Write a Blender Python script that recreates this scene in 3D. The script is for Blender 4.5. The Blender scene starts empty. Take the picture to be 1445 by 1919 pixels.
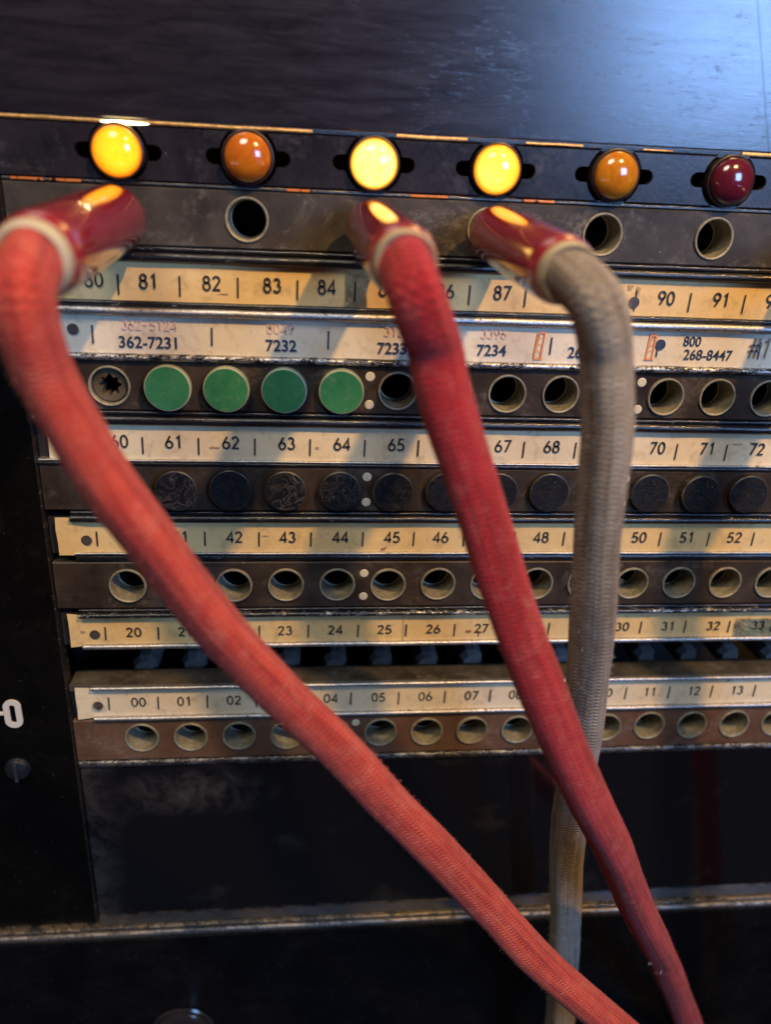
import bpy, bmesh, math, random
from mathutils import Vector, Matrix, noise
random.seed(7)
S = 0.0127                      # one jack pitch (half an inch) in metres; all builder coordinates are in pitches
scene = bpy.context.scene
COL = scene.collection
PI = math.pi

# ------------------------------------------------------------------ camera
cd = bpy.data.cameras.new('camera'); cam = bpy.data.objects.new('camera', cd); COL.objects.link(cam)
right = Vector((0.99472383, -0.09303443, 0.04323295)); down = Vector((0.00383623, -0.38739182, -0.92190719)); fwd = Vector((0.10251720, 0.91720890, -0.38499097))
up = -down
cam.matrix_world = Matrix(((right.x, up.x, -fwd.x, 3.3368*S), (right.y, up.y, -fwd.y, -13.857*S), (right.z, up.z, -fwd.z, 3.4755*S), (0, 0, 0, 1)))
cd.sensor_fit = 'VERTICAL'; cd.sensor_height = 36; cd.sensor_width = 36; cd.lens = 1491.53/1919*36
cd.clip_start = 0.005; cd.clip_end = 50
cd.dof.use_dof = True; cd.dof.focus_distance = 14.6*S; cd.dof.aperture_fstop = 9.0
scene.camera = cam
# ------------------------------------------------------------------ world, lamps, exposure
w = bpy.data.worlds.new('World'); scene.world = w; w.use_nodes = True
bg = w.node_tree.nodes['Background']; bg.inputs[0].default_value = (0.75, 0.8, 1.0, 1); bg.inputs[1].default_value = 0.018
def area(name, loc, target, size, sizey, power, color, shape='RECTANGLE'):
    l = bpy.data.lights.new(name, 'AREA'); l.shape = shape; l.size = size*S; l.size_y = sizey*S; l.energy = power; l.color = color
    o = bpy.data.objects.new(name, l); COL.objects.link(o); o.location = Vector(loc)*S
    o.rotation_euler = (Vector(target)-Vector(loc)).to_track_quat('-Z', 'Y').to_euler(); return o
KD = Vector((0.5*1.3, -1, 1.3)).normalized()                       # towards the warm ceiling spot, upper right
area('warm_spot_lamp', Vector((5, 0, 1))+KD*42, (5, 0, 1), 1.6, 1.6, 3.0, (1.0, 0.57, 0.18), 'DISK')
area('window_light', (42, -60, 20), (8, 0, 3), 22, 22, 5.6, (0.27, 0.50, 1.0))
area('overhead_fill', (-14, -42, 62), (4, 0, -2), 30, 30, 4.5, (1.0, 0.90, 0.76), 'DISK')  # broad soft fill added overhead to lift the shaded parts of the cards
scene.view_settings.view_transform = 'Standard'; scene.view_settings.look = 'None'
scene.view_settings.exposure = 0; scene.view_settings.gamma = 1
scene.cycles.max_bounces = 8

# ------------------------------------------------------------------ material helpers
class NT:
    def __init__(s, name):
        s.m = bpy.data.materials.new(name); s.m.use_nodes = True; s.t = s.m.node_tree; s.n = s.t.nodes; s.l = s.t.links
        s.b = s.n['Principled BSDF']; s.pos = None
    def node(s, typ, **kw):
        n = s.n.new(typ)
        for k, v in kw.items(): setattr(n, k, v)
        return n
    def put(s, sock, v):
        if isinstance(v, bpy.types.NodeSocket): s.l.new(v, sock)
        elif isinstance(v, (tuple, list)): sock.default_value = tuple(v)+(1,) if len(v) == 3 and sock.type == 'RGBA' else tuple(v)
        else: sock.default_value = v
    def P(s, sc=(1, 1, 1)):                                        # world position in pitches, stretched
        g = s.node('ShaderNodeNewGeometry'); v = s.node('ShaderNodeVectorMath', operation='MULTIPLY')
        s.l.new(g.outputs['Position'], v.inputs[0]); v.inputs[1].default_value = [c/S for c in sc]; return v.outputs[0]
    def noise(s, scale, detail=4, rough=.6, sc=(1, 1, 1), dist=0, vec=None):
        n = s.node('ShaderNodeTexNoise'); s.put(n.inputs['Vector'], vec or s.P(sc)); n.inputs['Scale'].default_value = scale
        n.inputs['Detail'].default_value = detail; n.inputs['Roughness'].default_value = rough; n.inputs['Distortion'].default_value = dist
        return n.outputs['Fac']
    def vor(s, scale, sc=(1, 1, 1)):
        n = s.node('ShaderNodeTexVoronoi'); s.put(n.inputs['Vector'], s.P(sc)); n.inputs['Scale'].default_value = scale; return n.outputs['Distance']
    def ramp(s, f, a, b, lo=0.0, hi=1.0):
        n = s.node('ShaderNodeMapRange'); s.put(n.inputs[0], f)
        for i, v in enumerate((a, b, lo, hi)): s.put(n.inputs[i+1], v)
        return n.outputs[0]
    def mix(s, f, a, b):
        n = s.node('ShaderNodeMix', data_type='RGBA'); s.put(n.inputs[0], f); s.put(n.inputs[6], a); s.put(n.inputs[7], b); return n.outputs[2]
    def math(s, op, a, b=0.0, c=0.0):
        n = s.node('ShaderNodeMath', operation=op); s.put(n.inputs[0], a); s.put(n.inputs[1], b); s.put(n.inputs[2], c); return n.outputs[0]
    def xyz(s, i, sc=(1, 1, 1)):
        n = s.node('ShaderNodeSeparateXYZ'); s.put(n.inputs[0], s.P(sc)); return n.outputs[i]
    def bump(s, h, strength, dist=.02):
        n = s.node('ShaderNodeBump'); s.put(n.inputs['Height'], h); n.inputs['Strength'].default_value = strength; n.inputs['Distance'].default_value = dist*S
        s.l.new(n.outputs[0], s.b.inputs['Normal']); return n
    def set(s, **kw):
        names = dict(col='Base Color', rough='Roughness', metal='Metallic', coat='Coat Weight', coatr='Coat Roughness', sheen='Sheen Weight',
                     spec='Specular IOR Level', ior='IOR', em='Emission Color', es='Emission Strength', tr='Transmission Weight', alpha='Alpha',
                     sss='Subsurface Weight', aniso='Anisotropic', coatior='Coat IOR')
        for k, v in kw.items(): s.put(s.b.inputs[names[k]], v)
        return s

def dusty(name, base, rough=(.3, .5), dust=(.30, .27, .23), specks=.5, scuff=.15, bumps=.12, light=None, sc=(1, 1, 1), metal=0.0, spec=.5):
    m = NT(name); m.set(spec=spec)
    n1 = m.noise(1.1, 6, .65, sc); n2 = m.noise(9, 6, .7, sc)
    c = m.mix(m.ramp(n1, .35, .7), base, light or [x*1.9+.006 for x in base])
    sm = m.math('MULTIPLY', m.ramp(m.noise(.8, 5, .7, (1, 1, 1.6), .6), .52, .78), m.ramp(n2, .4, .7))
    c = m.mix(m.math('MULTIPLY', sm, scuff), c, dust)
    sp = m.math('MULTIPLY', m.ramp(m.vor(7.5), .10, .03), m.ramp(m.noise(2.3, 2), .52, .6))
    c = m.mix(m.math('MULTIPLY', sp, specks), c, dust)
    m.set(col=c, rough=m.math('ADD', m.ramp(n2, .3, .75, rough[0], rough[1]), m.math('MULTIPLY', sm, .25)), metal=metal)
    m.bump(m.noise(14, 6, .7, sc), bumps)
    return m.m

def paper(name, base, dirt=(.30, .22, .12), spotc=(.33, .17, .05)):
    m = NT(name)
    c = m.mix(m.ramp(m.noise(.9, 5, .6), .35, .7), base, [base[0]*.93, base[1]*.86, base[2]*.74])
    c = m.mix(m.math('MULTIPLY', m.ramp(m.noise(3.2, 7, .72, dist=.4), .52, .74), .60), c, dirt)
    c = m.mix(m.math('MULTIPLY', m.ramp(m.vor(5.2), .05, .02), m.math('MULTIPLY', m.ramp(m.noise(1.7, 3), .5, .58), .8)), c, spotc)
    rust = m.math('MULTIPLY', m.ramp(m.noise(2.6, 8, .8, dist=1.2), .70, .73), .75)
    c = m.mix(rust, c, (.30, .13, .03))
    c = m.mix(m.ramp(m.noise(60, 2), .3, .7, 0, .12), c, dirt)
    m.set(col=c, rough=m.ramp(m.noise(1.5, 4), .3, .7, .32, .5), spec=.45)
    m.bump(m.math('ADD', m.noise(1.3, 3), m.math('MULTIPLY', m.noise(30, 3), .12)), .35, .06)
    return m.m

def worn_metal(name, thr, paintc=(.012, .012, .015), metalc=(.62, .61, .60), fine=14.0):
    """painted metal moulding; thr = how much paint is left (0 bare .. 1 all paint)"""
    m = NT(name)
    n = m.math('ADD', m.math('MULTIPLY', m.noise(2.1, 5, .7, (1, 1, 3)), .55), m.math('MULTIPLY', m.noise(fine, 6, .8, (1, 1, 1.5)), .45))
    k = m.ramp(n, thr-.012, thr+.012)                              # 1 = bare
    sc = m.noise(26, 5, .8, (.7, 1, 1))
    mc = m.mix(m.ramp(sc, .35, .6), [x*.42 for x in metalc], metalc)
    m.set(col=m.mix(k, paintc, mc), metal=m.math('MULTIPLY', k, .85), rough=m.mix(k, (.12, .12, .12), (.36, .36, .36)), spec=.75)
    m.bump(m.math('ADD', m.math('MULTIPLY', k, -.6), m.noise(20, 5, .8)), .45, .02)
    return m.m

M = {}
M['strip'] = dusty('black_strip_plastic', (.023, .017, .014), (.26, .46), scuff=.55, specks=.9, spec=.16, light=(.062, .046, .036))
M['strip_top'] = dusty('scuffed_black_plastic', (.028, .024, .021), (.38, .58), dust=(.42, .38, .33), scuff=1.0, specks=.9, spec=.22, light=(.075, .064, .053))
M['strip_brown'] = dusty('brown_bakelite', (.095, .048, .028), (.42, .6), dust=(.40, .35, .30), scuff=.7, spec=.2, light=(.15, .085, .052))
M['black'] = dusty('black_lacquer', (.008, .008, .010), (.14, .24), specks=.25, scuff=.10, bumps=.05)
M['void'] = dusty('cabinet_inside', (.006, .006, .007), (.6, .8), scuff=0, specks=0)
M['stile'] = dusty('black_post_paint', (.003, .0027, .0025), (.18, .30), specks=.35, scuff=.03, light=(.005, .0045, .004), bumps=.04); M['stile'].node_tree.nodes['Principled BSDF'].inputs['Specular IOR Level'].default_value = .25
M['lower'] = dusty('black_shelf_paint', (.003, .003, .004), (.2, .32), specks=.4, scuff=.04, light=(.006, .006, .007), bumps=.04); M['lower'].node_tree.nodes['Principled BSDF'].inputs['Specular IOR Level'].default_value = .3
M['rail_black'] = worn_metal('chipped_black_moulding', .615)
M['rail_mix'] = worn_metal('worn_moulding_edge', .50)
M['rail_half'] = worn_metal('half_worn_moulding', .545)
M['rail_bare'] = worn_metal('bare_nickel_moulding', .40)
M['dustgrey'] = dusty('dusty_zinc', (.026, .023, .019), (.55, .75), dust=(.24, .21, .17), specks=1.0, scuff=.9, light=(.085, .075, .058), spec=.12)
M['barrel'] = dusty('dull_jack_barrel', (.085, .082, .078), (.35, .55), scuff=.4, specks=.5)
M['paper_yellow'] = paper('aged_yellow_card', (.80, .585, .27))
M['paper_amber'] = paper('amber_card', (.82, .60, .28))
M['paper_cream'] = paper('cream_card', (.80, .68, .46))
M['paper_white'] = paper('off_white_card', (.79, .72, .57))
M['ivory'] = dusty('ivory_plastic', (.60, .54, .38), (.35, .5), dust=(.25, .18, .1), scuff=.6, specks=.3, light=(.66, .60, .44))
def flat(name, col, rough=.5, **kw):
    m = NT(name); n = m.noise(11, 5, .7)
    m.set(col=m.mix(m.ramp(n, .45, .8, 0, .35), col, [min(1, c*.6+.18) for c in col]), rough=rough, **kw); return m.m
M['ink'] = flat('black_ink', (.022, .022, .026))
M['ink_blue'] = flat('blue_black_ink', (.02, .035, .085))
M['ink_red'] = flat('faded_red_ink', (.72, .50, .42))
M['ink_orange'] = flat('orange_marker', (.74, .27, .10))
M['ink_grey'] = flat('faded_pencil', (.22, .17, .13))
M['white_paint'] = flat('cream_lettering', (.66, .63, .54))
M['hole_dark'] = flat('dark_smudge', (.06, .045, .04))

def sleeve_mat():
    m = NT('dull_nickel_sleeve')
    n = m.noise(8, 6, .75)
    c = m.mix(m.ramp(n, .35, .68), (.20, .18, .12), (.42, .39, .285))
    c = m.mix(m.math('MULTIPLY', m.ramp(m.noise(16, 6, .8, dist=1), .52, .66), .7), c, (.16, .13, .08))
    m.set(col=c, metal=.35, rough=m.ramp(n, .3, .7, .35, .6)); m.bump(m.noise(22, 6, .8), .5, .02); return m.m
M['sleeve'] = sleeve_mat()
M['brass'] = worn_metal('brass_edge', .36, (.20, .10, .035), (.78, .46, .16), 6.0)
def brass_patch():
    m = NT('brass_edge_patchy'); x = m.xyz(0)
    n = m.noise(.55, 2, .5, (1, .001, .001)); lim = m.ramp(x, 2.8, 4.2, .20, .53)
    k = m.math('GREATER_THAN', n, lim)
    c = m.mix(k, (.022, .012, .008), m.mix(m.noise(9, 5, .7, (.4, 1, 1)), (.42, .20, .06), (.74, .42, .15)))
    m.set(col=c, metal=m.math('MULTIPLY', k, .8), rough=.30); m.bump(m.noise(18, 5, .8, (.4, 1, 1)), .4); return m.m
M['brass_patch'] = brass_patch()
def orange_patch():
    m = NT('copper_chips'); n = m.noise(8, 3, .5); k = m.math('GREATER_THAN', n, .40)
    m.set(col=m.mix(k, (.02, .012, .012), (.80, .24, .06)), metal=m.math('MULTIPLY', k, .3), rough=.4); return m.m
M['copper_chips'] = orange_patch()

def top_panel_mat():
    m = NT('brushed_black_panel')
    g = m.noise(2.2, 8, .72, (.35, 1, 2.6), .5); f = m.noise(16, 6, .75, (.3, 1, 2.4))
    c = m.mix(m.ramp(g, .35, .7), (.008, .006, .011), (.020, .017, .026))
    smear = m.math('MULTIPLY', m.ramp(m.noise(.8, 7, .75, (1, 1, 1.2), 1.0), .62, .85), m.ramp(f, .45, .7))
    c = m.mix(m.math('MULTIPLY', smear, .16), c, (.12, .11, .09))
    # one long dark scratch near the right end of the panel
    x = m.xyz(0); z = m.xyz(2)
    d = m.math('ABSOLUTE', m.math('ADD', m.math('SUBTRACT', x, 10.40), m.math('MULTIPLY', m.math('SUBTRACT', z, 6.0), .33)))
    k = m.ramp(m.math('ADD', d, m.math('MULTIPLY', m.noise(6, 4), .03)), .045, .02)
    c = m.mix(m.math('MULTIPLY', k, .8), c, (.006, .006, .008))
    # small dents and dashes of missing polish
    pits = m.math('MULTIPLY', m.ramp(m.noise(9, 6, .8, (.4, 1, 1.9), .8), .57, .66), m.ramp(m.noise(.7, 3), .45, .62))
    c = m.mix(m.math('MULTIPLY', pits, .5), c, (.008, .008, .012))
    r = m.math('ADD', m.ramp(g, .3, .7, .19, .30), m.math('MULTIPLY', m.math('ADD', pits, k), .10))
    m.set(col=c, rough=r, spec=.8, coat=.5, coatr=.20)
    m.bump(m.math('ADD', m.math('MULTIPLY', f, .6), m.math('MULTIPLY', pits, -.5)), .13, .03)
    return m.m
M['top_panel'] = top_panel_mat()
def front_panel_mat():
    m = NT('polished_black_panel')
    n = m.noise(.45, 5, .62, (1, 1, 1.3), .3)
    x = m.xyz(0); z = m.xyz(2); q = m.noise(1.3, 7, .72, dist=.4)
    # dusty smudge where hands reach in, and dust along the left border
    e = m.math('ADD', m.math('POWER', m.math('MULTIPLY', m.math('SUBTRACT', x, 1.0), .55), 2.0), m.math('POWER', m.math('MULTIPLY', m.math('ADD', z, 8.95), 1.5), 2.0))
    sm = m.math('MULTIPLY', m.ramp(e, 1.2, .0), m.ramp(q, .42, .62)); lf = m.math('MULTIPLY', m.ramp(x, -.55, -1.2), m.ramp(q, .40, .60))
    k = m.math('MAXIMUM', m.math('MAXIMUM', m.math("MULTIPLY", sm, .6), m.math('MULTIPLY', lf, .5)), m.math('MULTIPLY', m.ramp(n, .58, .86), .5))
    c = m.mix(k, (.0045, .004, .006), (.085, .078, .07))
    m.set(col=c, rough=m.ramp(m.noise(1.4, 5, .7), .3, .7, .08, .20), spec=.4, coat=1.0, coatr=.06, coatior=1.95)
    m.bump(m.noise(.8, 2), .08, .05); return m.m
M['front'] = front_panel_mat()
def green_mat():
    m = NT('green_plastic')
    c = m.mix(m.ramp(m.noise(1.3, 4), .3, .7), (.016, .145, .060), (.035, .21, .075))
    c = m.mix(m.math('MULTIPLY', m.ramp(m.noise(9, 7, .8, dist=1), .54, .70), .7), c, (.20, .26, .17))
    c = m.mix(m.ramp(m.vor(4.4), .06, .03), c, (.02, .05, .03))
    m.set(col=c, rough=m.ramp(m.noise(8, 5), .3, .7, .38, .6)); m.bump(m.noise(20, 5, .7), .12); return m.m
M['green'] = green_mat()
M['rim'] = dusty('pale_worn_rim', (.20, .23, .16), (.4, .6), dust=(.45, .40, .3), scuff=.8)
def blackcap_mat(amt):
    m = NT('worn_black_cap')
    n = m.noise(3.4, 7, .72, dist=1.6)
    ridge = m.ramp(m.math('ABSOLUTE', m.math('SUBTRACT', n, .5)), .022, .004)
    c = m.mix(m.math('MULTIPLY', ridge, m.ramp(m.noise(1.1, 2), .35, .6, .0, amt)), (.006, .006, .008), (.15, .14, .13))
    c = m.mix(m.math('MULTIPLY', m.ramp(m.vor(9), .14, .06), m.ramp(m.noise(2.8, 3), .46, .58)), c, (.16, .15, .13))
    m.set(col=c, rough=m.ramp(n, .3, .7, .30, .55), spec=.35); m.bump(m.math('ADD', m.math('MULTIPLY', ridge, .4), m.noise(10, 6, .8)), .5, .03); return m.m
M['black_cap'] = blackcap_mat(.10); M['flaky_cap'] = blackcap_mat(.6)
M['cap_rim'] = dusty('scratched_cap_rim', (.022, .020, .018), (.3, .5), dust=(.36, .32, .24), scuff=.9, specks=.9)

def lens_lit(name, cols, st):
    m = NT(name); z = m.noise(5.5, 5, .75); 
    f = m.math('ADD', m.math('MULTIPLY', m.noise(1.6, 3), .55), m.math('MULTIPLY', z, .45))
    e = m.mix(m.ramp(f, .38, .62), cols[0], cols[1])
    lw = m.node('ShaderNodeLayerWeight'); lw.inputs[0].default_value = .45
    e = m.mix(m.ramp(m.math('ADD', lw.outputs['Facing'], m.math('MULTIPLY', m.math('SUBTRACT', f, .5), .5)), .12, .58), e, cols[2])
    m.set(col=(.6, .25, .02), rough=.12, em=e, es=st, coat=.3, coatr=.06); m.bump(z, .12); return m.m
M['lens_gold'] = lens_lit('lit_amber_lens_gold', ((1.0, .33, .004), (1.25, .58, .010), (.75, .14, .001)), 1.35)
M['lens_white'] = lens_lit('lit_amber_lens_bright', ((1.0, .64, .09), (1.1, .86, .30), (.95, .24, .002)), 2.3)
M['lens_yellow'] = lens_lit('lit_amber_lens_yellow', ((1.0, .44, .015), (1.15, .72, .10), (.9, .21, .002)), 1.75)
def lens_off(name, a, b, c3):
    m = NT(name); n = m.noise(4.5, 6, .75, dist=.6)
    c = m.mix(m.ramp(n, .38, .62), a, b)
    c = m.mix(m.math('MULTIPLY', m.ramp(m.noise(9, 6, .8, dist=1), .60, .66), .7), c, c3)
    m.set(col=c, rough=.16, coat=1.0, coatr=.05, sss=.25); m.b.inputs['Subsurface Scale'].default_value = .15*S
    m.b.inputs['Subsurface Radius'].default_value = (1, .4, .1); m.bump(n, .06); return m.m
M['lens_amber'] = lens_off('unlit_amber_lens', (.56, .23, .012), (.44, .14, .008), (.15, .08, .01))
M['lens_orange'] = lens_off('unlit_orange_lens', (.54, .17, .010), (.44, .095, .008), (.16, .07, .01))
M['lens_red'] = lens_off('unlit_dark_red_lens', (.115, .010, .024), (.085, .007, .018), (.05, .006, .01))
M['housing'] = dusty('dark_lamp_cup', (.016, .009, .009), (.3, .5), scuff=.35, specks=.3)
def plug_mat():
    m = NT('maroon_plug_lacquer'); n = m.noise(2.0, 5, .7)
    c = m.mix(m.ramp(n, .35, .7), (.28, .012, .026), (.34, .022, .040))
    m.set(col=c, rough=m.ramp(m.noise(6, 5), .3, .7, .16, .26), coat=1.0, coatr=.06, coatior=1.9, ior=1.6); m.bump(m.noise(1.6, 3), .12, .04); return m.m
M['plug'] = plug_mat()
M['grommet'] = dusty('tan_rubber_grommet', (.46, .40, .26), (.45, .6), dust=(.25, .20, .13), scuff=.5, specks=.2, light=(.50, .45, .31))
M['plug_metal'] = dusty('plug_tip_brass', (.35, .28, .15), (.25, .4), metal=.9)
M['screw'] = dusty('screw_head_steel', (.06, .06, .065), (.3, .5), metal=.8)
M['knob'] = dusty('black_knob', (.012, .011, .013), (.10, .2), specks=.2, scuff=.1)

def cord_mat(name, c1, c2, dustc, streak):
    m = NT(name)
    uv = m.node('ShaderNodeTexCoord').outputs['UV']; sp = m.node('ShaderNodeSeparateXYZ'); m.l.new(uv, sp.inputs[0]); u, v = sp.outputs[0], sp.outputs[1]
    tri = m.math('PINGPONG', m.math('MULTIPLY', v, 26.0), 1.0)
    st_ = m.math('SINE', m.math('ADD', m.math('MULTIPLY', u, 78.0), m.math('MULTIPLY', tri, 3.4)))
    col_ = m.math('SINE', m.math('MULTIPLY', tri, PI))              # 0 in the valleys between columns of stitches
    h01 = m.math('MULTIPLY', m.ramp(st_, -.7, .8), m.ramp(col_, 0, .55, .35, 1))
    vec = m.node('ShaderNodeCombineXYZ'); m.put(vec.inputs[0], u); m.put(vec.inputs[1], m.math('MULTIPLY', v, 2.2))
    st = m.node('ShaderNodeCombineXYZ'); m.put(st.inputs[0], m.math('MULTIPLY', u, .18)); m.put(st.inputs[1], m.math('MULTIPLY', v, 7.0))
    n1 = m.noise(2.4, 6, .7, vec=vec.outputs[0]); n2 = m.noise(1.6, 3, .6, vec=st.outputs[0]); fz = m.noise(70, 3, .7)
    c = m.mix(m.ramp(n1, .34, .66), c1, c2)
    c = m.mix(m.math('MULTIPLY', m.ramp(n2, .47, .60), .75), c, streak)
    c = m.mix(m.ramp(h01, .0, .8, .46, 0), c, streak)
    c = m.mix(m.math('MULTIPLY', m.ramp(m.noise(3.2, 7, .8, dist=.5), .50, .80), .55), c, dustc)
    m.set(col=c, rough=.85, sheen=.15, spec=.2); m.put(m.b.inputs['Sheen Tint'], (1, .8, .75)); m.b.inputs['Sheen Roughness'].default_value = .5
    m.bump(m.math('ADD', m.math('MULTIPLY', h01, .7), m.math('MULTIPLY', fz, .35)), .9, .035); return m.m
M['cord_salmon'] = cord_mat('salmon_red_braid', (.70, .105, .055), (.50, .045, .036), (.68, .25, .17), (.30, .018, .018))
M['cord_crimson'] = cord_mat('crimson_braid', (.52, .032, .042), (.37, .017, .026), (.60, .20, .17), (.21, .008, .012))
M['cord_grey'] = cord_mat('grey_brown_braid', (.40, .36, .29), (.27, .23, .17), (.52, .49, .43), (.13, .10, .07))
def fuzz(name, c):
    m = NT(name); m.set(col=c, rough=.9, sheen=.5); return m.m
M['fuzz_salmon'] = fuzz('red_lint', (.60, .16, .12)); M['fuzz_crimson'] = fuzz('crimson_lint', (.52, .09, .10)); M['fuzz_grey'] = fuzz('grey_lint', (.48, .44, .38))
M['lint'] = fuzz('pale_lint', (.75, .55, .5))
def tape_mat():
    m = NT('clear_tape'); tr = m.node('ShaderNodeBsdfTransparent'); tr.inputs[0].default_value = (1, 1, 1, 1)
    gl = m.node('ShaderNodeBsdfGlossy'); gl.inputs['Roughness'].default_value = .08
    bp = m.node('ShaderNodeBump'); m.put(bp.inputs['Height'], m.noise(3.5, 4, .6, dist=1)); bp.inputs['Strength'].default_value = .9; bp.inputs['Distance'].default_value = .08*S
    m.l.new(bp.outputs[0], gl.inputs['Normal'])
    mx = m.node('ShaderNodeMixShader'); fr = m.node('ShaderNodeFresnel'); m.l.new(bp.outputs[0], fr.inputs['Normal']); fr.inputs[0].default_value = 1.5
    m.put(mx.inputs[0], fr.outputs[0]); m.l.new(tr.outputs[0], mx.inputs[1]); m.l.new(gl.outputs[0], mx.inputs[2])
    m.l.new(mx.outputs[0], m.n['Material Output'].inputs[0]); return m.m
M['tape'] = tape_mat()

# ------------------------------------------------------------------ object helpers
def wl(o): return Vector(o['_w']) if o is not None else Vector((0, 0, 0))
def thing(name, label, cat, loc, group=None):
    o = bpy.data.objects.new(name, None); COL.objects.link(o); o.location = Vector(loc)*S; o['_w'] = list(loc)
    o.empty_display_size = .005; o['label'] = label; o['category'] = cat
    if group: o['group'] = group
    return o
def obj(name, verts, faces, mat, parent=None, at=None, smooth=None, uvs=None, label=None):
    """verts in pitches, absolute unless at is given (then relative to at)"""
    base = Vector(at) if at is not None else wl(parent)
    off = Vector((0, 0, 0)) if at is not None else base
    me = bpy.data.meshes.new(name); me.from_pydata([(Vector(v)-off)*S for v in verts], [], faces); me.materials.append(mat)
    if uvs:
        ul = me.uv_layers.new(name='UVMap')
        for i, l in enumerate(me.loops): ul.data[i].uv = uvs[i]
    if smooth is not None:
        me.polygons.foreach_set('use_smooth', [True]*len(me.polygons)); me.set_sharp_from_angle(angle=math.radians(smooth))
    me.update()
    return link(name, me, parent, base, label)
def link(name, me, parent, at, label=None):
    o = bpy.data.objects.new(name, me); COL.objects.link(o); o['_w'] = list(at)
    o.location = (Vector(at)-wl(parent))*S
    if parent: o.parent = parent
    if label: o['label'] = label
    return o
def tag(o, label, cat, group=None):
    o['label'] = label; o['category'] = cat
    if group: o['group'] = group
    return o
class MB:
    def __init__(s): s.v = []; s.f = []
    def add(s, v, f):
        k = len(s.v); s.v += [tuple(a) for a in v]; s.f += [tuple(i+k for i in q) for q in f]; return s
    def box(s, x0, x1, y0, y1, z0, z1, b=0.0):
        if b:
            bm = bmesh.new(); bmesh.ops.create_cube(bm, size=1)
            for v in bm.verts: v.co = Vector((x0 if v.co.x < 0 else x1, y0 if v.co.y < 0 else y1, z0 if v.co.z < 0 else z1))
            bmesh.ops.bevel(bm, geom=bm.edges[:], offset=b, segments=2, affect='EDGES', profile=.5)
            bm.verts.index_update(); r = s.add([v.co[:] for v in bm.verts], [[v.index for v in f.verts] for f in bm.faces]); bm.free(); return r
        v = [(x, y, z) for x in (x0, x1) for y in (y0, y1) for z in (z0, z1)]
        return s.add(v, [(0, 1, 3, 2), (4, 6, 7, 5), (0, 4, 5, 1), (2, 3, 7, 6), (0, 2, 6, 4), (1, 5, 7, 3)])
def revolve(profile, n=32, c=(0, 0, 0), axis=None, caps=(False, False)):
    """profile of (radius, depth); depth runs along +y, or along axis"""
    ax = Vector(axis).normalized() if axis is not None else Vector((0, 1, 0))
    a = ax.cross(Vector((0, 0, 1))).normalized(); b = a.cross(ax); c = Vector(c); v = []; f = []
    for r, d in profile:
        for i in range(n):
            t = 2*PI*i/n; v.append(c+ax*d+(a*math.cos(t)+b*math.sin(t))*r)
    for j in range(len(profile)-1):
        for i in range(n):
            k = (i+1) % n; f.append((j*n+i, j*n+k, (j+1)*n+k, (j+1)*n+i))
    if caps[0]: f.append(tuple(range(n))[::-1])
    if caps[1]: f.append(tuple((len(profile)-1)*n+i for i in range(n)))
    return [tuple(p) for p in v], f
def sweep(profile, x0, x1, n=90, jit=.006, seed=0):
    """profile of (y, z) points run along x, a touch uneven"""
    v = []; f = []; m = len(profile)
    for i in range(n+1):
        x = x0+(x1-x0)*i/n
        for j, (y, z) in enumerate(profile):
            q = noise.noise_vector(Vector((x*1.4, seed*7.3, 0)))*jit+noise.noise_vector(Vector((x*6, seed*3.1+j*.4, 2)))*jit*.5
            v.append((x, y+q.x, z+q.y))
    for i in range(n):
        for j in range(m-1): f.append((i*m+j, i*m+j+1, (i+1)*m+j+1, (i+1)*m+j))
    f.append(tuple(range(m))); f.append(tuple(n*m+j for j in range(m))[::-1])
    return v, f
def bead_profile(z1, z0, yf, yb=.25, r=None, seg=6):
    h = (z1-z0)/2; zc = (z1+z0)/2; d = r if r else h; p = [(yb, z1)]
    for i in range(seg+1):
        t = PI/2-PI*i/seg; p.append((yf+d-d*math.cos(t), zc+h*math.sin(t)))
    p.append((yb, z0)); return p
SD = [0]
def bead(name, z1, z0, yf, mat, parent, x0, x1, r=None, jit=.006, yb=.25):
    SD[0] += 1; v, f = sweep(bead_profile(z1, z0, yf, yb, r), x0, x1, 110, jit, SD[0])
    return obj(name, v, f, mat, parent, smooth=50)

# ------------------------------------------------------------------ stroke lettering (narrow geometric figures)
def arc(cx, cy, rx, ry, a0, a1, n=14):
    return [(cx+rx*math.cos(math.radians(a0+(a1-a0)*i/n)), cy+ry*math.sin(math.radians(a0+(a1-a0)*i/n))) for i in range(n+1)]
DIG = {'0': [arc(.28, .5, .24, .46, 90, 450, 28)], '1': [[(.14, .80), (.33, .96), (.33, .02)]],
       '2': [arc(.27, .72, .22, .24, 170, -20, 12)+[(.07, .05), (.53, .05)]],
       '3': [arc(.25, .74, .19, .21, 155, -75, 12), arc(.25, .29, .24, .25, 80, -155, 14)],
       '4': [[(.42, .0), (.42, .96), (.03, .27), (.57, .27)]],
       '5': [[(.49, .95), (.17, .95)]+arc(.25, .31, .26, .27, 128, -145, 14)],
       '6': [[(.37, .98), (.07, .42)], arc(.28, .29, .24, .26, 90, 450, 24)],
       '7': [[(.03, .95), (.51, .95), (.16, 0)]], '8': [arc(.28, .74, .19, .21, 90, 450, 22), arc(.28, .28, .23, .26, 90, 450, 24)],
       '9': [[(.19, .02), (.49, .58)], arc(.28, .71, .24, .26, 90, 450, 24)], '-': [[(0, .5), (.45, .5)]],
       '#': [[(.2, 0), (.3, 1)], [(.45, 0), (.55, 1)], [(.05, .62), (.7, .66)], [(.05, .34), (.68, .38)]], 'W': [[(0, 1), (.15, .05), (.32, .8), (.5, .05), (.7, 1)]]}
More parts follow.
